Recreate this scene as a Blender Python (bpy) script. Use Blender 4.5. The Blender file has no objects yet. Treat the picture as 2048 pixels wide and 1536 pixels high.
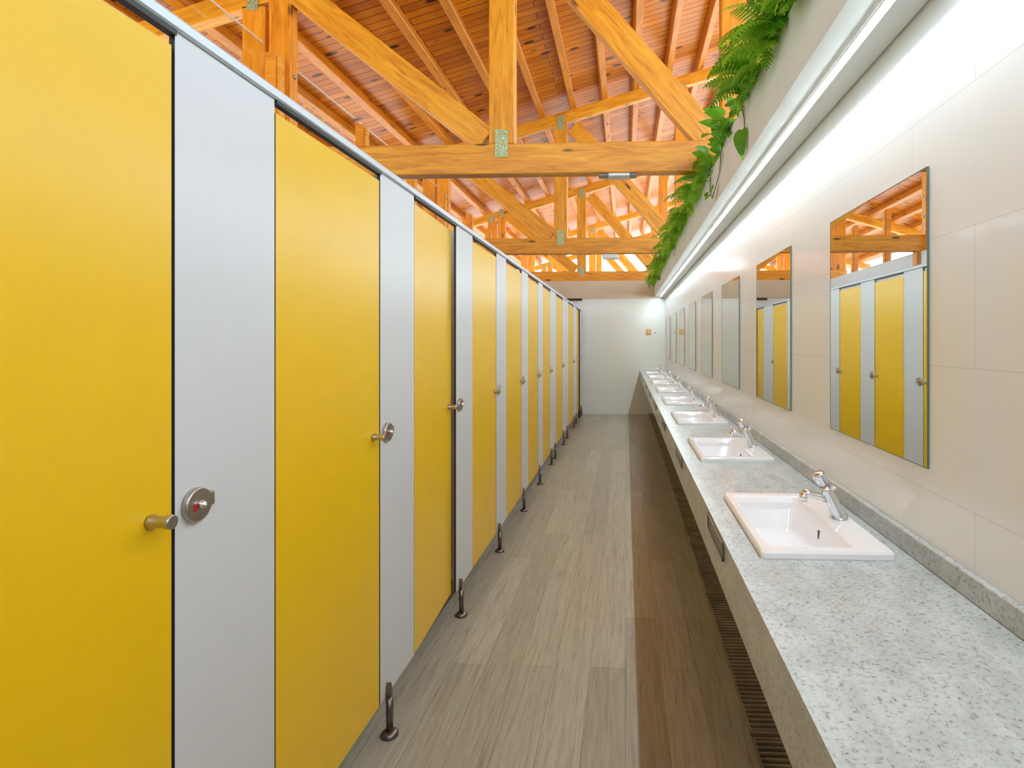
import bpy, bmesh, math, random
from mathutils import Vector, Matrix
random.seed(7)
PI = math.pi
sc = bpy.context.scene
C = bpy.data.collections.new('washroom'); sc.collection.children.link(C)

# ------------------------------------------------------------------ materials
def new_mat(name):
    m = bpy.data.materials.new(name); m.use_nodes = True
    nt = m.node_tree; b = nt.nodes['Principled BSDF']
    return m, nt, b
def N(nt, t, **kw):
    n = nt.nodes.new(t)
    for k, v in kw.items(): setattr(n, k, v)
    return n
def ramp(nt, pts):
    r = N(nt, 'ShaderNodeValToRGB'); e = r.color_ramp.elements
    while len(e) < len(pts): e.new(0.5)
    for i, (p, c) in enumerate(pts):
        e[i].position = p; e[i].color = (*c, 1)
    return r
def coords(nt, scale=(1,1,1), rot=(0,0,0), rand=False):
    tc = N(nt, 'ShaderNodeTexCoord'); mp = N(nt, 'ShaderNodeMapping')
    mp.inputs['Scale'].default_value = scale; mp.inputs['Rotation'].default_value = rot
    if rand:
        oi = N(nt, 'ShaderNodeObjectInfo'); mu = N(nt, 'ShaderNodeMath', operation='MULTIPLY'); mu.inputs[1].default_value = 37.0
        cb = N(nt, 'ShaderNodeCombineXYZ'); nt.links.new(oi.outputs['Random'], mu.inputs[0])
        for k in 'XYZ': nt.links.new(mu.outputs[0], cb.inputs[k])
        ad = N(nt, 'ShaderNodeVectorMath', operation='ADD')
        nt.links.new(tc.outputs['Object'], ad.inputs[0]); nt.links.new(cb.outputs[0], ad.inputs[1])
        nt.links.new(ad.outputs[0], mp.inputs['Vector'])
    else:
        nt.links.new(tc.outputs['Object'], mp.inputs['Vector'])
    return mp
def noise(nt, vec, scale, detail=3, rough=.5, dist=0):
    n = N(nt, 'ShaderNodeTexNoise'); n.inputs['Scale'].default_value = scale; n.inputs['Detail'].default_value = detail
    n.inputs['Roughness'].default_value = rough; n.inputs['Distortion'].default_value = dist
    nt.links.new(vec.outputs[0], n.inputs['Vector']); return n
def mixc(nt, fac, a, b, mode='MIX'):
    m = N(nt, 'ShaderNodeMix', data_type='RGBA', blend_type=mode)
    for s, v in ((0, fac), (6, a), (7, b)):
        if hasattr(v, 'links') or hasattr(v, 'is_linked'): nt.links.new(v, m.inputs[s])
        else: m.inputs[s].default_value = v if not isinstance(v, tuple) else (*v, 1)
    return m.outputs[2]
def bump(nt, b, h, strength, dist=.01):
    bp = N(nt, 'ShaderNodeBump'); bp.inputs['Strength'].default_value = strength; bp.inputs['Distance'].default_value = dist
    nt.links.new(h, bp.inputs['Height']); nt.links.new(bp.outputs[0], b.inputs['Normal'])

def simple(name, col, rough=.5, metal=0, spec=.5, var=0.0, vscale=8, bumps=0, coat=0):
    m, nt, b = new_mat(name)
    b.inputs['Roughness'].default_value = rough; b.inputs['Metallic'].default_value = metal
    b.inputs['Specular IOR Level'].default_value = spec; b.inputs['Coat Weight'].default_value = coat
    mp = coords(nt); n = noise(nt, mp, vscale, 4)
    lo = tuple(c*(1-var) for c in col); hi = tuple(min(1, c*(1+var)) for c in col)
    r = ramp(nt, [(.3, lo), (.7, hi)]); nt.links.new(n.outputs[0], r.inputs[0]); nt.links.new(r.outputs[0], b.inputs['Base Color'])
    if bumps: 
        n2 = noise(nt, mp, 400, 2); bump(nt, b, n2.outputs[0], bumps, .002)
    return m

def wood(name, c_lo, c_mid, c_hi, knot=(.10,.03,.005), rough=.4, rand=True, coat=.08):
    # grain runs along local X
    m, nt, b = new_mat(name)
    mp = coords(nt, (1.1, 9, 9), rand=rand)
    n = noise(nt, mp, 2.2, 6, .6, 1.2)
    r = ramp(nt, [(.30, c_lo), (.5, c_mid), (.72, c_hi)]); nt.links.new(n.outputs[0], r.inputs[0])
    mp2 = coords(nt, (3, 60, 60), rand=rand); n2 = noise(nt, mp2, 3, 3)
    r2 = ramp(nt, [(.35, (.72,.68,.62)), (.6, (1,1,1))]); nt.links.new(n2.outputs[0], r2.inputs[0])
    col = mixc(nt, .42, r.outputs[0], r2.outputs[0], 'MULTIPLY')
    mp3 = coords(nt, (1.5, 5, 5), rand=rand); v = N(nt, 'ShaderNodeTexVoronoi'); v.inputs['Scale'].default_value = 1.35
    nt.links.new(mp3.outputs[0], v.inputs['Vector'])
    rk = ramp(nt, [(.08, (1,1,1)), (.14, (0,0,0))]); nt.links.new(v.outputs['Distance'], rk.inputs[0])
    col = mixc(nt, rk.outputs[0], col, knot)
    nt.links.new(col, b.inputs['Base Color'])
    b.inputs['Roughness'].default_value = rough; b.inputs['Coat Weight'].default_value = coat; b.inputs['Coat Roughness'].default_value = .2
    bump(nt, b, n2.outputs[0], .12, .004)
    return m

M = {}
M['yellow'] = simple('yellow_laminate', (.84,.495,.004), .34, spec=.5, var=.015, bumps=.05)
M['white_lam'] = simple('white_laminate', (.66,.65,.65), .36, spec=.45, var=.01, bumps=.05)
M['core_and_shade'] = simple('dark_core_and_shade', (.03,.028,.026), .5)  # laminate edges, end post, and painted shade under rail and grates
M['alu'] = simple('satin_aluminium', (.64,.69,.72), .4, metal=.3)
M['steel'] = simple('brushed_steel', (.50,.48,.44), .32, metal=1)
M['steel_dark'] = simple('dark_steel', (.20,.18,.155), .35, metal=.9)
M['grate'] = simple('worn_grate_metal', (.34,.28,.20), .45, metal=.4, var=.3)
M['chrome'] = simple('chrome', (.80,.86,.92), .16, metal=1)
M['chrome_grey'] = simple('chrome_dark', (.35,.37,.38), .15, metal=1)
M['red'] = simple('red_indicator', (.45,.01,.03), .4)
M['ceramic'] = simple('white_ceramic', (.86,.86,.88), .07, spec=.6, coat=.3)
M['dark_hole'] = simple('dark_recess', (.06,.06,.06), .5)
M['slot'] = simple('slot_metal', (.23,.22,.22), .3, metal=.8)
M['concrete'] = simple('painted_plaster', (.76,.79,.78), .7, var=.05, vscale=3, bumps=.15)
M['lintel'] = simple('beige_plaster', (.68,.58,.42), .75, var=.06, vscale=3, bumps=.2)
M['plain_wall'] = simple('plain_wall_paint', (.74,.74,.72), .7, var=.02)
M['soil'] = simple('dark_soil', (.035,.04,.015), .95, var=.5, vscale=40)
M['plastic_w'] = simple('white_plastic', (.78,.80,.80), .4)
M['plastic_g'] = simple('grey_plastic', (.22,.23,.24), .4)
M['orange'] = simple('orange_plastic', (.75,.42,.12), .5)
M['darkred'] = simple('dark_red_paint', (.07,.006,.006), .5)
M['galv'] = None
M['house'] = simple('white_profile', (.80,.82,.82), .5)

m, nt, b = new_mat('galvanised_plate'); mp = coords(nt); v = N(nt, 'ShaderNodeTexVoronoi'); v.inputs['Scale'].default_value = 90
nt.links.new(mp.outputs[0], v.inputs['Vector']); r = ramp(nt, [(.0, (.16,.24,.09)), (.55, (.40,.47,.25)), (1, (.62,.66,.50))])
nt.links.new(v.outputs['Distance'], r.inputs[0]); nt.links.new(r.outputs[0], b.inputs['Base Color']); b.inputs['Metallic'].default_value = .5; b.inputs['Roughness'].default_value = .4
M['galv'] = m

M['beam'] = wood('pine_beam', (.50,.17,.006), (.74,.30,.014), (.84,.41,.03))
M['post'] = wood('pine_post', (.50,.15,.004), (.72,.25,.008), (.80,.34,.02))
M['purlin'] = wood('pine_purlin', (.42,.13,.005), (.60,.20,.008), (.70,.27,.014), rough=.4)

# roof boards: run along local X, seams across local Y
m, nt, b = new_mat('roof_boards')
mp = coords(nt); br = N(nt, 'ShaderNodeTexBrick'); br.offset = .43
for k, v_ in (('Scale', 1), ('Mortar Size', .004), ('Brick Width', 2.6), ('Row Height', .096), ('Bias', 0)): br.inputs[k].default_value = v_
br.inputs['Color1'].default_value = (.50,.135,.002,1); br.inputs['Color2'].default_value = (.74,.245,.003,1); br.inputs['Mortar'].default_value = (.10,.025,.002,1)
nt.links.new(mp.outputs[0], br.inputs['Vector'])
mp2 = coords(nt, (1.2, 14, 14)); n2 = noise(nt, mp2, 2.0, 6, .6, 1); r2 = ramp(nt, [(.3, (.55,.5,.45)), (.65, (1,1,1))]); nt.links.new(n2.outputs[0], r2.inputs[0])
col = mixc(nt, .7, br.outputs['Color'], r2.outputs[0], 'MULTIPLY')
mp3 = coords(nt, (2.6, 6.5, 1)); vo = N(nt, 'ShaderNodeTexVoronoi'); vo.inputs['Scale'].default_value = 1.0; nt.links.new(mp3.outputs[0], vo.inputs['Vector'])
rk = ramp(nt, [(.12, (1,1,1)), (.20, (0,0,0))]); nt.links.new(vo.outputs['Distance'], rk.inputs[0])
col = mixc(nt, rk.outputs[0], col, (.05,.014,.002)); nt.links.new(col, b.inputs['Base Color'])
b.inputs['Roughness'].default_value = .27; b.inputs['Specular IOR Level'].default_value = .26; b.inputs['Coat Weight'].default_value = .0; b.inputs['Coat Roughness'].default_value = .18
bump(nt, b, br.outputs['Fac'], .5, -.01)
M['boards'] = m

# glossy wall tiles; plane gives which object axes carry the pattern
def tiles(name, plane, col, off=(0,0), w=.54, h=.315):
    m, nt, b = new_mat(name)
    tc = N(nt, 'ShaderNodeTexCoord'); sp = N(nt, 'ShaderNodeSeparateXYZ'); cb = N(nt, 'ShaderNodeCombineXYZ')
    nt.links.new(tc.outputs['Object'], sp.inputs[0])
    for src, dst, o in ((plane[0], 'X', off[0]), (plane[1], 'Y', off[1])):
        a = N(nt, 'ShaderNodeMath', operation='ADD'); a.inputs[1].default_value = o
        nt.links.new(sp.outputs[src], a.inputs[0]); nt.links.new(a.outputs[0], cb.inputs[dst])
    br = N(nt, 'ShaderNodeTexBrick'); br.offset = .5
    for k, v_ in (('Scale', 1), ('Mortar Size', .0016), ('Mortar Smooth', .3), ('Brick Width', w), ('Row Height', h)): br.inputs[k].default_value = v_
    br.inputs['Color1'].default_value = (*col, 1); br.inputs['Color2'].default_value = (*[c*.985 for c in col], 1)
    br.inputs['Mortar'].default_value = (*[c*.85 for c in col], 1)
    nt.links.new(cb.outputs[0], br.inputs['Vector']); nt.links.new(br.outputs['Color'], b.inputs['Base Color'])
    b.inputs['Roughness'].default_value = .10; b.inputs['Specular IOR Level'].default_value = .5
    mp = coords(nt); n = noise(nt, mp, 5, 2); bump(nt, b, n.outputs[0], .06, .02)
    return m
M['tile_r'] = tiles('gloss_wall_tile', ('Y','Z'), (.81,.86,.88), (.35, .225))
M['tile_f'] = tiles('gloss_end_tile', ('X','Z'), (.84,.89,.86), (.1, .225))

# speckled granite
def granite(name, base):
    m, nt, b = new_mat(name); mp = coords(nt)
    n1 = noise(nt, mp, 130, 5, .7); r1 = ramp(nt, [(.35, tuple(c*.42 for c in base)), (.44, tuple(c*.9 for c in base)), (.6, base), (.75, tuple(min(1, c*1.12) for c in base))])
    nt.links.new(n1.outputs[0], r1.inputs[0])
    mp2 = coords(nt, (1.4, .6, 1)); n2 = noise(nt, mp2, 16, 4); r2 = ramp(nt, [(.38, (.86,.86,.86)), (.6, (1,1,1))]); nt.links.new(n2.outputs[0], r2.inputs[0])
    vo = N(nt, 'ShaderNodeTexVoronoi'); vo.inputs['Scale'].default_value = 38; nt.links.new(mp.outputs[0], vo.inputs['Vector'])
    rv = ramp(nt, [(.09, (1,1,1)), (.17, (0,0,0))]); nt.links.new(vo.outputs['Distance'], rv.inputs[0])
    c = mixc(nt, 1.0, r1.outputs[0], r2.outputs[0], 'MULTIPLY'); 
    f = N(nt, 'ShaderNodeMath', operation='MULTIPLY'); f.inputs[1].default_value = .3; nt.links.new(rv.outputs[0], f.inputs[0])
    c = mixc(nt, f.outputs[0], c, tuple(x*.3 for x in base))
    nt.links.new(c, b.inputs['Base Color']); b.inputs['Roughness'].default_value = .22; b.inputs['Specular IOR Level'].default_value = .55
    return m
M['granite'] = granite('speckled_granite', (.53,.575,.575))

# wood-look floor planks along Y
m, nt, b = new_mat('wood_floor')
mp = coords(nt, (1,1,1), (0,0,PI/2)); br = N(nt, 'ShaderNodeTexBrick'); br.offset = .37
for k, v_ in (('Scale', 1), ('Mortar Size', .0012), ('Brick Width', 1.22), ('Row Height', .152)): br.inputs[k].default_value = v_
br.inputs['Color1'].default_value = (.375,.345,.27,1); br.inputs['Color2'].default_value = (.485,.455,.365,1); br.inputs['Mortar'].default_value = (.27,.225,.16,1)
nt.links.new(mp.outputs[0], br.inputs['Vector'])
mp2 = coords(nt, (34, 1.6, 1)); n2 = noise(nt, mp2, 1.5, 6, .65, .8); r2 = ramp(nt, [(.30, (.56,.54,.52)), (.48, (.86,.86,.86)), (.66, (1,1,1))]); nt.links.new(n2.outputs[0], r2.inputs[0])
mp3 = coords(nt, (110, 4, 1)); n3 = noise(nt, mp3, 1.5, 3); r3 = ramp(nt, [(.32, (.74,.73,.71)), (.56, (1,1,1))]); nt.links.new(n3.outputs[0], r3.inputs[0])
c = mixc(nt, .85, br.outputs['Color'], r2.outputs[0], 'MULTIPLY'); c = mixc(nt, .7, c, r3.outputs[0], 'MULTIPLY')
nt.links.new(c, b.inputs['Base Color']); b.inputs['Roughness'].default_value = .30
bump(nt, b, n3.outputs[0], .06, .003)
M['floor'] = m

m, nt, b = new_mat('mirror_glass'); b.inputs['Base Color'].default_value = (.88,.92,.89,1); b.inputs['Metallic'].default_value = 1; b.inputs['Roughness'].default_value = .0
mp = coords(nt); n = noise(nt, mp, 1.3, 1); bump(nt, b, n.outputs[0], .015, .02); M['mirror'] = m
M['mirror_edge'] = simple('green_glass_edge', (.10,.16,.14), .2)

m, nt, b = new_mat('led_diffuser'); b.inputs['Emission Color'].default_value = (.81,.95,1,1); LED = b.inputs['Emission Strength']; LED.default_value = 96; M['led'] = m

m, nt, b = new_mat('clear_glass'); nt.nodes.remove(b); out = nt.nodes['Material Output']
tr = N(nt, 'ShaderNodeBsdfTransparent'); tr.inputs[0].default_value = (.95,.97,.96,1); gl = N(nt, 'ShaderNodeBsdfGlossy'); gl.inputs['Roughness'].default_value = .02
mx = N(nt, 'ShaderNodeMixShader')
mx.inputs[0].default_value = .05; nt.links.new(tr.outputs[0], mx.inputs[1]); nt.links.new(gl.outputs[0], mx.inputs[2]); nt.links.new(mx.outputs[0], out.inputs[0]); M['glass'] = m
M['glass_edge'] = simple('pale_glass_edge', (.75,.62,.52), .3)

def leafmat(name, lo, hi):
    m, nt, b = new_mat(name); mp = coords(nt, rand=True); n = noise(nt, mp, 9, 3); r = ramp(nt, [(.32, lo), (.68, hi)])
    nt.links.new(n.outputs[0], r.inputs[0]); nt.links.new(r.outputs[0], b.inputs['Base Color']); b.inputs['Roughness'].default_value = .4
    b.inputs['Subsurface Weight'].default_value = 0
    out = nt.nodes['Material Output']; t = N(nt, 'ShaderNodeBsdfTranslucent'); nt.links.new(r.outputs[0], t.inputs[0]); mx = N(nt, 'ShaderNodeMixShader'); mx.inputs[0].default_value = .45
    nt.links.new(b.outputs[0], mx.inputs[1]); nt.links.new(t.outputs[0], mx.inputs[2]); nt.links.new(mx.outputs[0], out.inputs[0]); return m
M['fern'] = leafmat('fern_leaf', (.20,.50,.015), (.48,.78,.08))
M['fern_dark'] = leafmat('fern_leaf_dark', (.09,.32,.012), (.24,.52,.03))
M['pothos'] = leafmat('pothos_leaf', (.07,.28,.012), (.20,.46,.03))
M['stem'] = simple('green_stem', (.10,.16,.04), .6)

# ------------------------------------------------------------------ mesh helpers
def box(bm, x0, x1, y0, y1, z0, z1, bev=0, mi=0, seg=1):
    ret = bmesh.ops.create_cube(bm, size=1)
    vs = ret['verts']
    for v in vs:
        v.co = Vector(((x0+x1)/2 + v.co.x*(x1-x0), (y0+y1)/2 + v.co.y*(y1-y0), (z0+z1)/2 + v.co.z*(z1-z0)))
    fs = set(f for v in vs for f in v.link_faces)
    for f in fs: f.material_index = mi
    if bev:
        es = list(set(e for v in vs for e in v.link_edges))
        r = bmesh.ops.bevel(bm, geom=es, offset=bev, segments=seg, affect='EDGES', profile=.5)
        for f in r['faces']: f.material_index = mi
def tube(bm, p0, p1, r0, r1=None, seg=16, mi=0, caps=True):
    if r1 is None: r1 = r0
    p0 = Vector(p0); p1 = Vector(p1); d = (p1-p0)
    q = d.to_track_quat('Z', 'Y').to_matrix().to_4x4()
    mat = Matrix.Translation((p0+p1)/2) @ q
    ret = bmesh.ops.create_cone(bm, cap_ends=caps, segments=seg, radius1=r0, radius2=r1, depth=d.length, matrix=mat)
    for f in set(f for v in ret['verts'] for f in v.link_faces):
        f.material_index = mi; f.smooth = len(f.verts) == 4
def lathe(bm, prof, origin, axis, seg=20, mi=0):
    # prof: list of (r, t) along axis from origin
    a = Vector(axis).normalized(); q = a.to_track_quat('Z', 'Y').to_matrix(); o = Vector(origin); rings = []
    for r, t in prof:
        rings.append([bm.verts.new(o + q @ Vector((r*math.cos(2*PI*k/seg), r*math.sin(2*PI*k/seg), t))) for k in range(seg)])
    for i in range(len(rings)-1):
        for k in range(seg):
            f = bm.faces.new((rings[i][k], rings[i][(k+1) % seg], rings[i+1][(k+1) % seg], rings[i+1][k])); f.material_index = mi; f.smooth = abs(prof[i+1][1]-prof[i][1]) > 1e-6
    for rg, rev in ((rings[0], True), (rings[-1], False)):
        try:
            f = bm.faces.new(rg[::-1] if rev else rg); f.material_index = mi
        except Exception: pass
def path_tube(bm, pts, r, seg=8, mi=0):
    pts = [Vector(p) for p in pts]; rings = []
    for i, p in enumerate(pts):
        t = (pts[min(i+1, len(pts)-1)] - pts[max(i-1, 0)]).normalized(); q = t.to_track_quat('Z', 'Y').to_matrix()
        rings.append([bm.verts.new(p + q @ Vector((r*math.cos(2*PI*k/seg), r*math.sin(2*PI*k/seg), 0))) for k in range(seg)])
    for i in range(len(rings)-1):
        for k in range(seg):
            f = bm.faces.new((rings[i][k], rings[i][(k+1) % seg], rings[i+1][(k+1) % seg], rings[i+1][k])); f.material_index = mi; f.smooth = True
    bm.faces.new(rings[0][::-1]); bm.faces.new(rings[-1])

def obj(name, bm, mats, parent=None, loc=(0,0,0), recalc=True):
    me = bpy.data.meshes.new(name)
    if recalc: bmesh.ops.recalc_face_normals(bm, faces=bm.faces)
    bm.to_mesh(me); bm.free()
    for mm in (mats if isinstance(mats, (list, tuple)) else [mats]): me.materials.append(mm)
    o = bpy.data.objects.new(name, me); C.objects.link(o); o.location = loc
    if parent: o.parent = parent
    return o
def empty(name, loc):
    o = bpy.data.objects.new(name, None); o.empty_display_size = .1; C.objects.link(o); o.location = loc; return o
def tag(o, label, cat, group=None):
    o['label'] = label; o['category'] = cat
    if group: o['group'] = group
    return o
def struct(o, label=None, cat=None):
    o['kind'] = 'structure'
    if label: o['label'] = label
    if cat: o['category'] = cat
    return o
def B(): return bmesh.new()
def clone(o, parent=None, loc=None):
    c = o.copy(); C.objects.link(c); c.parent = parent
    if loc is not None: c.location = loc
    for ch in list(o.children): clone(ch, c)
    return c
def timber(name, p0, p1, w, t, mat, parent=None, pl=(0,0,0), bev=.006):
    # straight timber from p0 to p1 (centre line); local X = length, local Y = thickness (world Y for truss members), local Z = depth
    p0 = Vector(p0); p1 = Vector(p1); d = p1-p0; L = d.length; x = d.normalized()
    y = Vector((0,1,0)) if abs(x.y) < .9 else Vector((1,0,0))
    z = x.cross(y).normalized(); y = z.cross(x).normalized()
    bm = B(); box(bm, -L/2, L/2, -t/2, t/2, -w/2, w/2, bev)
    o = obj(name, bm, mat, parent)
    mw = Matrix((x, y, z)).transposed().to_4x4(); mw.translation = (p0+p1)/2 - Vector(pl)
    o.matrix_local = mw
    return o

ORD = ['nearest', 'second', 'third', 'fourth', 'fifth', 'sixth', 'seventh', 'eighth', 'ninth', 'tenth', 'eleventh', 'twelfth', 'thirteenth', 'fourteenth', 'fifteenth', 'sixteenth', 'seventeenth', 'eighteenth']
EYE = 1.41
WR = .762          # face of the basin wall
PX = -.855         # face of the cubicle fronts
YF = 10.98         # face of the end wall
YN = -1.3
ZL = 2.587         # top of masonry / underside of tie beams

# ------------------------------------------------------------------ room shell
bm = B(); box(bm, -2.8, 1.0, YN, 11.2, -.12, 0); struct(obj('floor', bm, M['floor']), 'grey-beige wood-look plank floor of the washroom', 'floor')
bm = B(); box(bm, WR, WR+.22, YN, 11.2, 0, 2.275); struct(obj('wall_right', bm, M['tile_r']), 'glossy white tiled wall behind the basins', 'wall')
bm = B(); box(bm, -2.8, WR, YF, YF+.2, 0, 2.246); struct(obj('wall_far', bm, M['tile_f']), 'glossy white tiled end wall of the corridor', 'wall')
bm = B(); box(bm, -2.8, WR, YF-.02, YF+.22, 2.246, ZL, .004); struct(obj('trim_1', bm, M['lintel']), 'beige plaster ring beam across the top of the end wall', 'lintel')
bm = B(); box(bm, -2.8, -2.36, YN, YF, 0, 2.25); struct(obj('wall_left', bm, M['plain_wall']), 'plain wall behind the cubicles', 'wall')
bm = B(); box(bm, -2.8, -2.33, YN, YF-.02, 2.25, ZL, .004); struct(obj('trim_2', bm, M['concrete']), 'pale plaster ring beam along the top of the cubicle wall', 'lintel')
bm = B(); box(bm, -2.8, 1.0, YN-.2, YN, 0, ZL); struct(obj('wall_near', bm, M['plain_wall']), 'plain wall behind the camera', 'wall')
bm = B(); box(bm, -1.19, -.84, YF-.045, YF-.02, 2.205, 2.243, .003); struct(obj('trim_3', bm, M['darkred']), 'short dark red strip under the left end of the beige ring beam', 'trim')

# roof deck: tilted boards
SL = .285; ANG = math.atan(SL); ZR = 4.61
def roof_z(x): return ZR + SL*(x + .87)
bm = B(); cs = math.cos(ANG)
XL, XRt = -4.8, 2.1
box(bm, (XL+.87)/cs, (XRt+.87)/cs, YN-.6, 18.9, 0, .05)
ce = obj('ceiling', bm, M['boards'], None, (-.87, 0, ZR)); ce.rotation_euler = (0, -ANG, 0)
struct(ce, 'sloping orange-brown pine board roof with dark knots', 'ceiling')

# ------------------------------------------------------------------ purlins
g = 'pine purlins under the roof boards'
lefts = [-1.13-.42*k for k in range(9)]; rights = [-.71+.42*k for k in range(7)]
def purlin(x, lab):
    zc = roof_z(x) - .063
    p0 = Vector((x, YN-.4, zc)); p1 = Vector((x, 18.8, zc))
    o = timber('purlin', p0, p1, .08, .12, M['purlin'])
    # keep the purlin square to the roof slope: local Y (thickness) along the roof normal
    xx = Vector((0,1,0)); yy = Vector((-math.sin(ANG), 0, math.cos(ANG))); zz = xx.cross(yy)
    mw = Matrix((xx, yy, zz)).transposed().to_4x4(); mw.translation = (p0+p1)/2; o.matrix_world = mw
    tag(o, lab, 'roof beam', g)
for k, x in enumerate(lefts): purlin(x, 'slim pine purlin under the roof boards, %s to the left of the king posts' % ('first' if k == 0 else ORD[k]))
for k, x in enumerate(rights): purlin(x, 'slim pine purlin under the roof boards, %s to the right of the king posts' % ('first' if k == 0 else ORD[k]))

# ------------------------------------------------------------------ trusses
def plate(name, root, x0, x1, z0, z1, yf, ry):
    bm = B(); box(bm, x0, x1, yf-.004, yf, z0, z1); 
    for (a, c) in ((.3,.15),(.7,.15),(.3,.85),(.7,.85),(.5,.5)):
        px, pz = x0+(x1-x0)*a, z0+(z1-z0)*c
        tube(bm, (px, yf-.012, pz), (px, yf-.003, pz), .008, seg=8)
    o = obj(name, bm, M['galv'], root, (0, -ry, 0)); return o
TRU = [3.93+3.62*k for k in range(5)]
tl = ['pine roof truss nearest the camera, its thick tie beam crossing above the corridor',
      'second pine roof truss from the camera, with a white emergency light under its tie beam',
      'third pine roof truss, its tie beam resting on the beige end wall beam',
      'fourth pine roof truss, just beyond the end wall', 'farthest pine roof truss, small in the bright gable beyond the end wall']
for k, Y in enumerate(TRU):
    root = tag(empty('roof_truss', (0, Y, ZL)), tl[k], 'roof truss', 'pine roof trusses'); pl = (0, Y, ZL); P = (0, Y, ZL)
    yc = Y + .05
    zt = ZL + .107
    timber('tie_beam', (-2.78, yc, zt), (.66, yc, zt), .214, .10, M['beam'], root, pl)
    zch = lambda x: roof_z(x) - .2
    timber('top_chord', (-4.75, yc, zch(-4.75)), (2.05, yc, zch(2.05)), .15, .09, M['beam'], root, pl)
    timber('king_post', (-.87, yc, ZL+.214), (-.87, yc, zch(-.87)-.078), .18, .10, M['beam'], root, pl)
    timber('brace', (-.99, yc, ZL+.246), (-2.36, yc, 3.925), .19, .085, M['beam'], root, pl)
    timber('brace', (.60, yc, ZL+.214), (-.70, yc, 4.305), .20, .085, M['beam'], root, pl)
    # column boards on the cubicle wall
    for (xc, w) in ((-2.67, .17), (-2.475, .165)):
        timber('column_board', (xc, yc, ZL+.214), (xc, yc, zch(xc)-.077), w, .09, M['post'], root, pl)
    # column on the planter side
    timber('column_board', (.745, yc, 2.515), (.745, yc, zch(.745)-.077), .17, .10, M['post'], root, pl)
    timber('wall_bracket', (-2.30, yc, 2.2), (-2.30, yc, ZL+.0), .05, .11, M['post'], root, pl)
    # steel connectors
    for nm, a in (('plate', (-.915,-.825, ZL+.115, ZL+.31, Y)), ('plate', (-.915,-.825, zch(-.87)-.16, zch(-.87)+.03, Y)), ('plate', (-2.71,-2.63, zch(-2.67)-.11, zch(-2.67)+.04, Y)), ('plate', (-2.515,-2.435, zch(-2.475)-.05, zch(-2.475)+.10, Y)), ('plate', (.705,.785, zch(.745)-.2, zch(.745)-.03, Y))):
        bm = B(); x0, x1, z0, z1, yf = a; box(bm, x0, x1, -.006, .001, z0-ZL, z1-ZL, .001)
        for (u, w_) in ((.3,.15),(.7,.15),(.3,.85),(.7,.85),(.5,.5)):
            tube(bm, (x0+(x1-x0)*u, -.012, z0-ZL+(z1-z0)*w_), (x0+(x1-x0)*u, -.004, z0-ZL+(z1-z0)*w_), .007, seg=8)
        obj('connector_plate', bm, M['galv'], root)
    for zz in (3.05, 3.32):
        bm = B(); tube(bm, (-2.395, .05, zz-ZL), (-2.38, .05, zz-ZL), .016, seg=6); obj('bolt', bm, M['steel'], root)

# clerestory posts standing on the cubicle wall, with glass between them
posts = []
for k, Y in enumerate(TRU[:2]):
    posts += [Y+1.21, Y+2.42]
posts = [3.83] + posts[:2] + [7.45] + posts[2:]
pn = ['in front of the first truss column', 'first after the first truss column', 'second after the first truss column', 'in front of the second truss column', 'first after the second truss column', 'second after the second truss column']
for k, Y in enumerate(posts):
    root = tag(empty('glazing_post', (-2.44, Y, ZL)), 'short pine glazing post on the cubicle wall, ' + pn[k], 'post', 'short posts on the cubicle wall')
    bm = B(); box(bm, -.055, .02, -.03, .03, 0, .83, .003); obj('post_board', bm, M['post'], root)
    bm = B(); box(bm, .021, .05, -.02, .03, 0, .80, .003); obj('cover_strip', bm, M['beam'], root)
gl = ['clear glass pane on the cubicle wall, nearest the camera', 'clear glass pane just past the first truss column', 'clear glass pane second past the first truss column', 'clear glass pane just before the second truss column']
for k, (a, b_) in enumerate(((1.75, 3.78), (4.06, 5.10), (5.19, 6.31), (6.40, 7.40))):
    bm = B(); box(bm, -2.502, -2.494, a, b_, ZL, ZL+.88)
    p = tag(obj('glass_pane', bm, M['glass']), gl[k], 'glass pane', 'glass panes above the cubicle wall')
    bm = B(); box(bm, -2.503, -2.493, a, b_, ZL+.88, ZL+.886); obj('edge_strip', bm, M['glass_edge'], p)

# emergency lights under the tie beams
Y = TRU[0]; e = tag(empty('emergency_light', (-.055, Y+.06, ZL)), 'flat grey emergency light under the nearest tie beam', 'light')
bm = B(); box(bm, -.065, .085, -.05, .05, -.022, 0, .004); obj('housing', bm, M['alu'], e)
for (x0, x1) in ((-.135, -.065), (.085, .135)):
    bm = B(); box(bm, x0, x1, -.04, .04, -.017, 0, .003); obj('end_cap', bm, M['plastic_g'], e)
Y = TRU[1]; e = tag(empty('emergency_light', (-.20, Y-.01, ZL)), 'white tubular emergency light under the second tie beam', 'light')
bm = B(); box(bm, -.11, .11, .0, .08, -.075, -.008, .02, seg=3); obj('housing', bm, M['plastic_w'], e)
bm = B(); box(bm, -.09, .09, .02, .06, -.01, 0); obj('mounting_plate', bm, M['plastic_g'], e)

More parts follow.
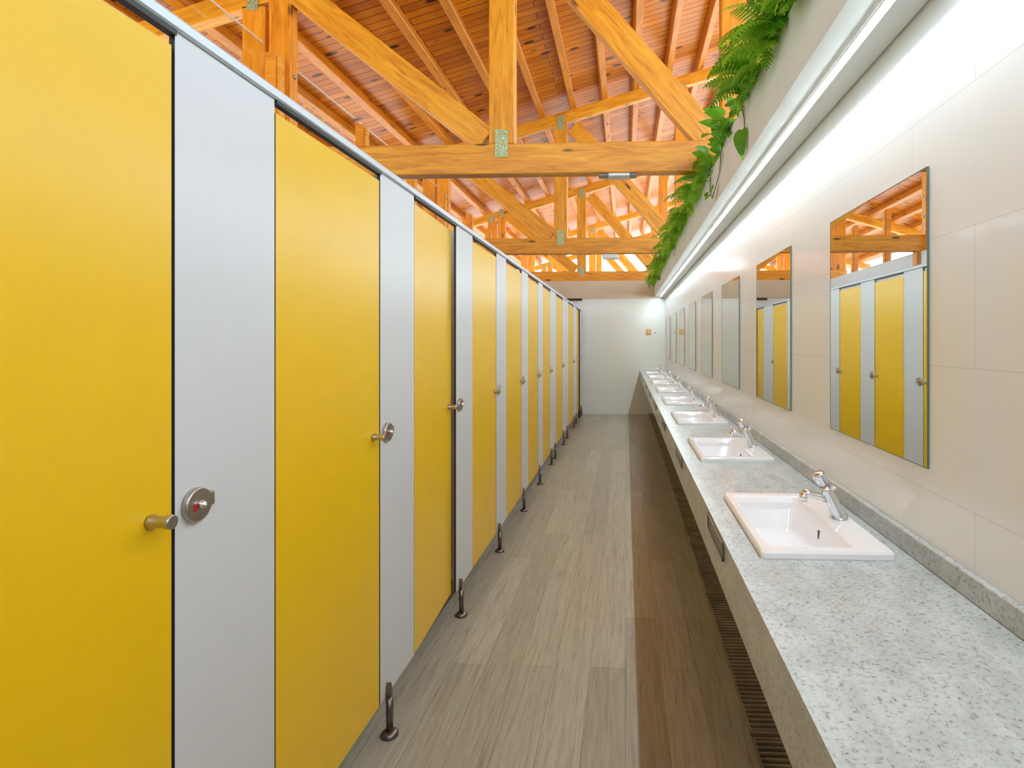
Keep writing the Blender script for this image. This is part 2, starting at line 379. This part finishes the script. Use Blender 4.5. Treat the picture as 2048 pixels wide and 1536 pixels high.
# ------------------------------------------------------------------ planter trough and LED
bm = B(); box(bm, .563, .60, YN, YF-.02, 2.275, 2.545); box(bm, .60, 1.0, YN, YF-.02, 2.275, 2.31); box(bm, .97, 1.0, YN, YF-.02, 2.31, 2.5)
tr = tag(obj('planter_trough', bm, M['concrete']), 'long pale plaster planter trough high along the basin wall', 'planter')
bm = B(); box(bm, .60, .97, YN, YF-.02, 2.31, 2.51); obj('soil', bm, M['soil'], tr)
for (a, b_, lab) in ((YN+.05, 4.30, 'near length of white LED strip light under the planter'), (4.304, YF-.12, 'far length of white LED strip light under the planter')):
    L = tag(empty('led_strip_light', (.70, (a+b_)/2, 2.2745)), lab, 'light', 'LED strips under the planter'); h = (b_-a)/2
    def prism(bm, sec):
        va = [bm.verts.new((x, -h, z)) for x, z in sec]; vb = [bm.verts.new((x, h, z)) for x, z in sec]
        bm.faces.new(va[::-1]); bm.faces.new(vb)
        for i in range(len(sec)): bm.faces.new((va[i], va[(i+1) % len(sec)], vb[(i+1) % len(sec)], vb[i]))
    # corner profile: the diffuser is the slanted face turned a little towards the room
    bm = B(); box(bm, -.0480, -.0455, -h, h, -.006, 0); prism(bm, [(-.0270, 0), (.055, 0), (.055, -.0128), (-.0270, -.0128)]); obj('profile', bm, M['house'], L)  # thin side lip added to shield the soffit from the diffuser
    bm = B(); h -= .04; prism(bm, [(-.0445, -.0005), (-.0275, -.0005), (-.0275, -.0125), (-.0290, -.0120)]); obj('diffuser', bm, M['led'], L)

# ------------------------------------------------------------------ cubicle fronts
ZB, ZT = .14, 2.0
whites = [(1.035,1.34),(1.935,2.25),(2.82,3.127),(3.71,4.02),(4.62,4.93),(5.50,5.82),(6.38,6.92),(7.64,8.41),(9.20,9.83),(10.45,10.93)]
TH = .013
knob0 = lock0 = foot0 = None
def dark_edges(bm):
    for f in bm.faces:
        f.normal_update()
        if abs(f.normal.x) < .3: f.material_index = 1
def make_knob():
    bm = B(); lathe(bm, [(.0,0),(.013,0),(.0135,.006),(.011,.010),(.0105,.026),(.0125,.032),(.0135,.039),(.0125,.043),(.0115,.0435),(.0,.0435)], (0,0,0), (1,0,0))
    return obj('door_knob', bm, M['steel'])
def make_lock():
    bm = B(); lathe(bm, [(.0,0),(.033,0),(.034,.004),(.034,.010),(.0325,.0125),(.031,.013),(.0,.013)], (0,0,0), (1,0,0), 32)
    box(bm, 0, .012, .022, .043, -.012, .018, .003)
    o = obj('lock', bm, M['steel'])
    bm = B(); lathe(bm, [(.0,.013),(.008,.013),(.0085,.018),(.006,.023),(.0,.0245)], (0,0,0), (1,0,0), 16); obj('lock_pin', bm, M['chrome'], o)
    bm = B(); box(bm, .0125, .0145, -.018, -.0085, -.010, .004, .0006); obj('indicator', bm, M['red'], o)
    return o
def make_foot():
    # adjustable steel foot: flange, tube, fork that grips the panel
    bm = B(); lathe(bm, [(.0,.018),(.0125,.018),(.0125,.136),(.0,.137)], (0,0,0), (0,0,1), 20)
    z = [(-.0085, .12), (.0085, .12), (.0095, .155), (.006, .172), (.0, .190), (-.006, .172), (-.0095, .155)]
    fr = [bm.verts.new((.006, y, zz)) for y, zz in z]; bk = [bm.verts.new((-.0115, y, zz)) for y, zz in z]
    bm.faces.new(fr); bm.faces.new(bk[::-1])
    for i in range(len(z)): bm.faces.new((fr[i], fr[(i+1) % len(z)], bk[(i+1) % len(z)], bk[i]))
    o = obj('foot', bm, M['steel_dark'])
    bm = B(); lathe(bm, [(.0,0),(.031,0),(.031,.009),(.022,.017),(.0125,.020),(.0,.020)], (0,0,0), (0,0,1), 24); obj('foot_flange', bm, M['steel_dark'], o)
    return o
for k, (a, b_) in enumerate(whites):
    # white fixed panel
    bm = B(); box(bm, -TH, 0, 0, b_-a, ZB, ZT, .0008); dark_edges(bm)
    lab = 'white fixed cubicle panel with round lock, %s from the camera' % ORD[k] if k else 'broad white fixed cubicle panel with large round lock, nearest the camera'
    if k == 9: lab = 'last white fixed cubicle panel, against the tiled end wall'
    p = tag(obj('cubicle_panel', bm, [M['white_lam'], M['core_and_shade']], None, (PX, a, 0)), lab, 'cubicle panel', 'white cubicle panels')
    bm = B(); box(bm, -1.45, -TH-.001, (b_-a)/2-.0065, (b_-a)/2+.0065, ZB, ZT); obj('side_panel', bm, M['white_lam'], p)
    lk = make_lock() if lock0 is None else clone(lock0)
    lock0 = lock0 or lk; lk.parent = p; lk.location = (.0, .047, 1.087)
    ys = [.05] if b_-a < .4 else [.05, (b_-a)*.72]
    for y in ys:
        f = make_foot() if foot0 is None else clone(foot0)
        foot0 = foot0 or f; f.parent = p; f.location = (.012, y, 0)
    # door before this panel (hinged on its near side)
    st = whites[k-1][1]+.006 if k else .435
    en = a-.007 if k < 9 else 10.30
    wid = en-st
    bm = B(); box(bm, -TH, 0, 0, wid, ZB, 1.97, .0008); dark_edges(bm) 
    lab = 'yellow cubicle door, %s from the camera' % ORD[k]
    if k == 0: lab = 'large yellow cubicle door at the left edge, nearest the camera'
    if k == 2: lab = 'yellow cubicle door standing slightly ajar, third from the camera'
    if k == 9: lab = 'last yellow cubicle door, beside the tiled end wall'
    d = tag(obj('cubicle_door', bm, [M['yellow'], M['core_and_shade']], None, (PX-.001, st, 0)), lab, 'door', 'yellow cubicle doors')
    kn = make_knob() if knob0 is None else clone(knob0)
    knob0 = knob0 or kn; kn.parent = d; kn.location = (0, wid-.049, 1.085)
    bm = B()
    for hz in (.32, 1.05, 1.78): tube(bm, (-TH-.008, .004, hz-.04), (-TH-.008, .004, hz+.04), .007, seg=10)
    obj('hinge', bm, M['steel'], d)
    if k == 2: d.rotation_euler = (0, 0, math.radians(2.4))
# slim dark post closing the row by the end wall
bm = B(); box(bm, PX-.014, PX+.018, 10.335, 10.365, 0, ZT, .002); tag(obj('end_post', bm, M['core_and_shade']), 'slim dark post at the far end of the cubicle row', 'post')
# head rail
bm = B(); sec = [(-.012,0),(.004,0),(.009,.004),(.009,.021),(.003,.028),(-.006,.028),(-.012,.021)]
va = [bm.verts.new((PX+x, .3, ZT+.001+z)) for x, z in sec]; vb = [bm.verts.new((PX+x, YF-.03, ZT+.001+z)) for x, z in sec]
bm.faces.new(va[::-1]); bm.faces.new(vb)
for i in range(len(sec)): bm.faces.new((va[i], va[(i+1) % len(sec)], vb[(i+1) % len(sec)], vb[i]))
rl = tag(obj('head_rail', bm, M['alu']), 'long pale aluminium head rail along the top of the cubicles', 'rail')
# dark strip painting the shaded underside of the rail over each door
for k, (a, b_) in enumerate(whites):
    st = whites[k-1][1] if k else .435
    bm = B(); box(bm, PX-.012, PX+.0055, st+.002, a-.002, ZT-.010, ZT+.0008); obj('rail_shade', bm, M['core_and_shade'], rl)

# ------------------------------------------------------------------ vanity counter
CF, CZ = .277, .85
NB = 8
bc = [1.757+1.172*k for k in range(NB)]
BX0, BX1, BL = .350, .690, .565
# slab with cut-outs for the basins: strips in front/behind and bridges between
bm = B()
cx0, cx1 = BX0+.018, BX1-.02
edges = [YN+.2] + sum([[c-BL/2+.02, c+BL/2-.02] for c in bc], []) + [YF-.001]
xs = [CF, cx0, cx1, WR-.001]; ST = .012
gt = {}
def gv(i, j, z):
    if (i, j, z) not in gt: gt[(i, j, z)] = bm.verts.new((xs[i], edges[j], z))
    return gt[(i, j, z)]
cells = [(i, j) for i in range(3) for j in range(len(edges)-1) if not (i == 1 and j % 2 == 1)]
for (i, j) in cells:
    bm.faces.new((gv(i,j,CZ), gv(i+1,j,CZ), gv(i+1,j+1,CZ), gv(i,j+1,CZ))); bm.faces.new((gv(i,j+1,CZ-ST), gv(i+1,j+1,CZ-ST), gv(i+1,j,CZ-ST), gv(i,j,CZ-ST)))
    for (di, dj, p, q) in ((-1,0,(i,j),(i,j+1)), (1,0,(i+1,j+1),(i+1,j)), (0,-1,(i+1,j),(i,j)), (0,1,(i,j+1),(i+1,j+1))):
        if (i+di, j+dj) not in cells: bm.faces.new((gv(*p,CZ), gv(*q,CZ), gv(*q,CZ-ST), gv(*p,CZ-ST)))
ct = tag(obj('vanity_counter', bm, M['granite']), 'long pale speckled granite counter holding the row of basins', 'counter')
bm = B(); box(bm, CF+.002, CF+.024, YN+.2, YF-.001, .695, CZ-.0125, .002); obj('fascia', bm, M['granite'], ct)
bm = B(); box(bm, WR-.020, WR-.001, YN+.2, YF-.001, CZ+.0005, CZ+.055, .002); obj('backsplash', bm, M['granite'], ct)
for c in bc:
    bm = B(); x = CF+.002
    for (y0, y1, z0, z1) in ((c-.145, c+.145, .836, .842-.004), (c-.145, c+.145, .788, .793), (c-.145, c-.139, .788, .838), (c+.139, c+.145, .788, .838)):
        box(bm, x-.006, x+.001, y0, y1, z0, z1)
    box(bm, x-.0035, x+.001, c-.141, c+.141, .789, .836)
    obj('towel_slot', bm, M['slot'], ct)

# basin (rim at z=0 of its own origin)
def make_basin(loc):
    bm = B(); cx = (BX0+BX1)/2; hw = (BX1-BX0)/2; hl = BL/2
    def ring(x0, x1, y0, y1, z, r, n=5):
        out = []
        for (px, py, a0) in ((x1-r, y1-r, 0), (x0+r, y1-r, PI/2), (x0+r, y0+r, PI), (x1-r, y0+r, 1.5*PI)):
            for i in range(n):
                a = a0 + (PI/2)*i/(n-1); out.append(bm.verts.new((px+r*math.cos(a), py+r*math.sin(a), z)))
        return out
    T = .020
    rs = [ring(-hw, hw, -hl, hl, .0, .010), ring(-hw, hw, -hl, hl, T-.006, .010), ring(-hw+.004, hw-.004, -hl+.004, hl-.004, T, .010),
          ring(-hw+.020, .082, -hl+.034, hl-.034, T, .022), ring(-hw+.026, .077, -hl+.040, hl-.040, T-.008, .026),
          ring(-hw+.055, .064, -hl+.075, hl-.075, -.075, .03), ring(-hw+.075, .045, -hl+.10, hl-.10, -.088, .03), ring(-.04, -.01, -.02, .02, -.094, .008)]
    n = len(rs[0])
    for i in range(len(rs)-1):
        for j in range(n):
            f = bm.faces.new((rs[i][j], rs[i][(j+1) % n], rs[i+1][(j+1) % n], rs[i+1][j])); f.smooth = i >= 3
    bm.faces.new(rs[-1])
    # underside shell
    ro = [rs[0], ring(-hw+.03, .10, -hl+.05, hl-.05, -.001, .02), ring(-hw+.045, .085, -hl+.065, hl-.065, -.09, .03), ring(-hw+.07, .06, -hl+.09, hl-.09, -.105, .03)]
    for i in range(3):
        for j in range(n):
            bm.faces.new((ro[i+1][j], ro[i+1][(j+1) % n], ro[i][(j+1) % n], ro[i][j]))
    bm.faces.new(ro[-1][::-1])
    o = obj('basin', bm, M['ceramic'], None, loc)
    bm = B(); lathe(bm, [(.0,0),(.019,0),(.019,.003),(.012,.004),(.0,.003)], (-.025, 0, -.0935), (0,0,1), 20); obj('drain', bm, M['chrome_grey'], o)
    bm = B(); box(bm, .0675, .0735, -.0045, .0045, -.045, -.018, .0015); obj('overflow', bm, M['dark_hole'], o)
    return o
def make_tap(loc):
    root = empty('basin_tap', loc)   # origin: foot of the tap on the basin deck
    lean = Vector((-.052, 0, .105)); u = lean.normalized()
    bm = B(); lathe(bm, [(.0,0),(.025,0),(.024,.003),(.0225,.010),(.0185,.05),(.0165,.095),(.0165,.106),(.0,.107)], (0,0,.0), u, 24)
    for v in bm.verts: v.co.z = max(v.co.z, .0005)
    obj('tap_body', bm, M['chrome'], root)
    h = u*.1075
    bm = B(); lathe(bm, [(.0,0),(.0125,0),(.0125,.005),(.0165,.008),(.0175,.028),(.0205,.034),(.0205,.042),(.018,.046),(.0,.047)], h, u, 24); obj('push_button', bm, M['chrome'], root)
    s0 = u*.062 + Vector((-.010,0,0)); 
    bm = B(); path_tube(bm, [s0, s0+Vector((-.025,0,.010)), s0+Vector((-.055,0,.017)), s0+Vector((-.078,0,.019))], .0115, 12)
    tube(bm, s0+Vector((-.072,0,.020)), s0+Vector((-.074,0,-.004)), .0130, seg=16); obj('spout', bm, M['chrome'], root)
    bm = B(); tube(bm, u*.098+Vector((.010,-.004,0)), u*.104+Vector((.030,-.012,.002)), .006, .007, seg=12); obj('side_lever', bm, M['chrome'], root)
    return root
ORB = ['nearest the camera'] + ['%s from the camera' % ORD[k] for k in range(1, 7)] + ['last, by the end wall']
basin0 = make_basin(((BX0+BX1)/2, bc[0], CZ+.0005)); tap0 = make_tap((.655, bc[0]+.0, CZ+.0212))
for k, c in enumerate(bc):
    bs = basin0 if k == 0 else clone(basin0, None, ((BX0+BX1)/2, c, CZ+.0005))
    tp = tap0 if k == 0 else clone(tap0, None, (.655, c, CZ+.0212))
    tag(bs, 'white rectangular ceramic basin set in the granite counter, ' + ORB[k], 'basin', 'basins in the counter')
    tag(tp, 'chrome push tap leaning over the basin ' + ORB[k].replace('last, ', 'last in the row, '), 'tap', 'taps on the basins')

# mirrors
m0 = None
for k in range(8):
    c = 1.792+1.178*k
    if m0 is None:
        bm = B(); box(bm, -.0045, 0, -.335, .335, 1.092, 1.848)
        m0 = obj('mirror', bm, M['mirror'], None, (WR-.0005, c, 0))
        bm = B()
        for (y0, y1, z0, z1) in ((-.337,-.335,1.090,1.850),(.335,.337,1.090,1.850),(-.335,.335,1.090,1.092),(-.335,.335,1.848,1.850)): box(bm, -.0052, 0, y0, y1, z0, z1)
        obj('mirror_edge', bm, M['mirror_edge'], m0); mm = m0
    else: mm = clone(m0, None, (WR-.0005, c, 0))
    lab = 'frameless wall mirror above the basin ' + ORB[k].replace('last, ', 'last in the row, ')
    tag(mm, lab, 'mirror', 'mirrors above the basins')

# floor drain grates under the counter
g0 = None
gy = [-.2+1.12*k for k in range(10)]
for k, y in enumerate(gy):
    if g0 is None:
        bm = B(); box(bm, -.075, .075, 0, 1.10, .0, .003, mi=1)  # dark base plate: shade of the recessed channel put into its colour
        box(bm, -.080, -.072, 0, 1.10, 0, .014); box(bm, .072, .080, 0, 1.10, 0, .014); box(bm, -.08, .08, 0, .01, 0, .014); box(bm, -.08, .08, 1.09, 1.10, 0, .014)
        n = 40
        for i in range(n):
            yy = .022 + i*(1.056/(n-1)); box(bm, -.072, .072, yy-.0055, yy+.0055, .004, .013)
        g0 = obj('drain_grate', bm, [M['grate'], M['core_and_shade']], None, (.525, y, .0)); o = g0
    else: o = clone(g0, None, (.525, y, 0))
    tag(o, 'dark slatted floor drain grate under the counter, ' + ('nearest the camera' if k == 0 else ('last by the end wall' if k == 9 else '%s from the camera' % ORD[k])), 'drain grate', 'drain grates under the counter')

# small boxes on the end wall
s = tag(empty('wall_switch', (.447, YF, 1.595)), 'small orange switch plate on the tiled end wall', 'switch')
bm = B(); box(bm, -.05, .05, -.014, 0, -.055, .055, .004); obj('cover_plate', bm, M['orange'], s)
bm = B(); box(bm, -.016, .016, -.019, -.014, -.022, .022, .002); obj('rocker', bm, M['lintel'], s)
s = tag(empty('wall_socket', (.575, YF, 1.58)), 'small white socket beside the orange switch', 'socket')
bm = B(); box(bm, -.025, .025, -.012, 0, -.035, .035, .003); obj('cover_plate', bm, M['plastic_w'], s)
bm = B(); tube(bm, (0,-.0135,0), (0,-.0115,0), .012, seg=12); obj('inlet', bm, M['plastic_g'], s)

# ------------------------------------------------------------------ planting
R = random.Random(11)
def fern_mesh(n, lmin, lmax, spread=1.0, elev=(25, 80)):
    bm = B()
    for i in range(n):
        az = PI + R.uniform(-1.75, 1.75)*spread       # mostly out over the trough edge
        el = math.radians(R.uniform(*elev)); L = R.uniform(lmin, lmax)*(1.0 if abs(az-PI) < 1.2 else .8)
        p = Vector((R.uniform(-.05,.05), R.uniform(-.14,.14), R.uniform(0,.03))); steps = 15; ds = L/steps
        bend = math.radians(R.uniform(80, 130))/steps; tw = R.uniform(-.5,.5); mi = 1 if R.random() < .28 else 0
        prev = None
        for s_ in range(steps+1):
            t = s_/steps
            d = Vector((math.cos(el)*math.cos(az), math.cos(el)*math.sin(az), math.sin(el)))
            side = Vector((-math.sin(az), math.cos(az), 0)); up = side.cross(d)*-1
            side = (side*math.cos(tw)+up*math.sin(tw)).normalized()
            w = .052*math.sin(PI*min(1, .12+.88*t))**.8*(L/.3) + .004
            if s_ > 1:
                for sg in (-1, 1):
                    tip = p + side*sg*w + d*w*.35 - Vector((0,0,w*.25)); hw = ds*.46
                    b0 = bm.verts.new(p - d*hw); b1 = bm.verts.new(p + d*hw); mid1 = bm.verts.new(p+side*sg*w*.62+d*(w*.2+hw*.75)-Vector((0,0,w*.08))); mid0 = bm.verts.new(p+side*sg*w*.62+d*(w*.2-hw*.75)-Vector((0,0,w*.08))); tv = bm.verts.new(tip)
                    f = bm.faces.new((b0, b1, mid1, tv, mid0)); f.material_index = mi
            if prev is not None:
                a_ = [bm.verts.new(q) for q in (prev-side*.0012, prev+side*.0012, p+side*.0012, p-side*.0012)]
                f = bm.faces.new(a_); f.material_index = 1
            prev = p.copy(); p = p + d*ds; el -= bend
            # keep fronds off the trough face
            if p.z < .03 and p.x > -.115 and p.x < -.02: p.x = -.12
    return bm
def heart_leaf(bm, base, d, nrm, L, W, mi=0):
    d = d.normalized(); s_ = d.cross(nrm).normalized(); n_ = s_.cross(d)
    prof = [(-.06,.20),(.05,.42),(.22,.5),(.45,.43),(.7,.26),(.88,.10)]
    mid = [bm.verts.new(base + d*L*t - n_*L*.10*t*t) for t in (0,.05,.22,.45,.7,.88,1.0)]
    for sg in (-1, 1):
        e = [bm.verts.new(base + d*L*t + s_*sg*W*w + n_*W*.16*w/.5 - n_*L*.10*t*t) for t, w in prof]
        chain = [mid[0]] + e + [mid[-1]]
        f = [bm.faces.new((mid[0], e[0], e[1], mid[1]) if sg > 0 else (mid[1], e[1], e[0], mid[0]))]
        for i in range(1, 5):
            q = (mid[i], e[i], e[i+1], mid[i+1]); f.append(bm.faces.new(q if sg > 0 else q[::-1]))
        q = (mid[5], e[5], mid[6]); f.append(bm.faces.new(q if sg > 0 else q[::-1]))
        for ff in f: ff.smooth = True; ff.material_index = mi
SX, SZ = .66, 2.51
# two large ferns close to the camera
fl = [(1.72, 60, .22, .31, 'big bright fern at the top of the photo, nearest on the planter'), (2.12, 64, .20, .29, 'big bright fern spilling over the planter just beyond the nearest fern'), (2.5, 52, .18, .27, 'large fern with long drooping fronds beside the glossy-leaved vines')]
fy = [4.05, 4.5, 4.98, 5.45, 5.9, 6.4, 6.9, 7.4, 7.95, 8.5, 9.0, 9.5, 10.05, 10.55]
for i, y in enumerate(fy):
    fl.append((y, 46, .2, .32, ('bushy fern on the planter, %s in the long fern row beyond the vines' % ('first' if i == 0 else ORD[i])) if i < 13 else 'last bushy fern on the planter, over the end wall'))
for (y, n, a, b_, lab) in fl:
    o = obj('fern', fern_mesh(n, a, b_), [M['fern'], M['fern_dark']], None, (SX, y, SZ), recalc=False); tag(o, lab, 'fern', 'ferns in the planter')
# glossy-leaved vines
def vine(y, stems, nl, lab, lr=(.055,.085), crown=14):
    root = tag(empty('pothos_vine', (.64, y, SZ)), lab, 'vine', 'glossy vines in the planter')
    bs = B(); bl = B()
    for st in stems:
        pts = [Vector(p) for p in st]; path_tube(bs, pts, .0028, 6)
        for i in range(1, len(pts)):
            for rep in range(nl):
                t = R.random(); p = pts[i-1].lerp(pts[i], t)
                d = Vector((R.uniform(-.9,.0), R.uniform(-.8,.8), R.uniform(-1.1,-.1))); L = R.uniform(*lr)
                q = p + Vector((-.010, R.uniform(-.01,.01), 0)); heart_leaf(bl, q, d, Vector((-.7, -.5, .5)), L, L*.75)
    for i in range(crown):
        p = Vector((R.uniform(-.15,.0), R.uniform(-.24,.24), R.uniform(.0,.17))); d = Vector((R.uniform(-1,.1), R.uniform(-.9,.5), R.uniform(-.6,.6))); L = R.uniform(.07,.12)
        path_tube(bs, [(p.x*.3, p.y*.7, 0), (p.x*.7, p.y*.9, p.z*.7), p], .0022, 5)
        heart_leaf(bl, p, d, Vector((-.5, -.7, .5)), L, L*.72)
    obj('stems', bs, M['stem'], root); obj('leaves', bl, M['pothos'], root, recalc=False)
    return root
E = -.085   # just in front of the trough face
vine(2.72, [[(0,0,.0),(-.06,0,.07),(E-.01,-.02,.03),(E,-.05,-.06),(E,-.06,-.12)]], 0, 'vine with one long leaf hanging alone below the big ferns', crown=20)
vine(3.22, [[(0,0,0),(-.07,.05,.06),(E,.1,.0),(E,.14,-.10),(E-.01,.24,-.17),(E-.01,.36,-.20),(E-.01,.46,-.13),(E,.50,-.03)], [(0,-.1,0),(-.07,-.16,.08),(E-.03,-.2,.02)]], 1, 'leafy vine with a looping tendril on the planter face', crown=30)
vine(3.68, [[(0,0,0),(-.07,.02,.07),(E-.02,.04,.0)]], 1, 'tangled vine on the planter above the nearest tie beam end', lr=(.04,.06), crown=26)
vine(6.15, [[(0,0,0),(-.07,.02,.07),(E,.04,.0),(E-.005,.1,-.09)],[(0,.2,0),(-.07,.22,.07),(E,.24,.0),(E-.005,.32,-.12)]], 1, 'thin trailing vine between the ferns half way along the planter', lr=(.04,.06), crown=5)
vine(8.9, [[(0,0,0),(-.07,.02,.07),(E,.04,.0),(E-.005,.1,-.09)]], 2, 'far trailing vine with dark round leaves near the end wall', lr=(.06,.09), crown=6)
# the single long leaf
vroot = [o for o in C.objects if o.name.startswith('pothos_vine') and o['label'].startswith('vine with one')][0]
bm = B(); heart_leaf(bm, Vector((E-.012,-.06,-.115)), Vector((-.06,-.12,-1)), Vector((-.8,-.6,.1)), .145, .085); obj('hanging_leaf', bm, M['pothos'], vroot, recalc=False)

# ------------------------------------------------------------------ daylight
w = bpy.data.worlds.new('sky'); sc.world = w; w.use_nodes = True; nt = w.node_tree; bg = nt.nodes['Background']
tc = N(nt, 'ShaderNodeTexCoord'); sp = N(nt, 'ShaderNodeSeparateXYZ'); nt.links.new(tc.outputs['Generated'], sp.inputs[0])
mr = N(nt, 'ShaderNodeMapRange'); mr.inputs['From Min'].default_value = -1; mr.inputs['From Max'].default_value = 1; nt.links.new(sp.outputs['Z'], mr.inputs[0])
r = ramp(nt, [(.0, (.50,.50,.48)), (.40, (.62,.63,.62)), (.485, (.92,.97,1)), (.53, (.88,.97,1)), (.66, (.48,.60,.72)), (1, (.36,.50,.66))]); nt.links.new(mr.outputs[0], r.inputs[0]); nt.links.new(r.outputs[0], bg.inputs[0])
bg.inputs[1].default_value = 3.7

# ------------------------------------------------------------------ camera
F, TH_ = 1130.0, math.atan(53/1130)
cam = bpy.data.cameras.new('camera'); co = bpy.data.objects.new('camera', cam); C.objects.link(co); sc.camera = co
cam.sensor_fit = 'HORIZONTAL'; cam.sensor_width = 36; cam.lens = F/2048*36; cam.clip_start = .02
co.location = (0, 0, EYE); co.rotation_euler = (PI/2, 0, TH_)
cam.shift_x = -(1198-1024)/2048; cam.shift_y = -(768-683)/2048

sc.view_settings.view_transform = 'Standard'; sc.view_settings.look = 'None'; sc.view_settings.gamma = 1; sc.view_settings.use_curve_mapping = False
sc.view_settings.exposure = 0.17
cy = sc.cycles
cy.max_bounces = 10; cy.diffuse_bounces = 6; cy.glossy_bounces = 6; cy.transparent_max_bounces = 8
cy.use_denoising = True; cy.sample_clamp_indirect = 8
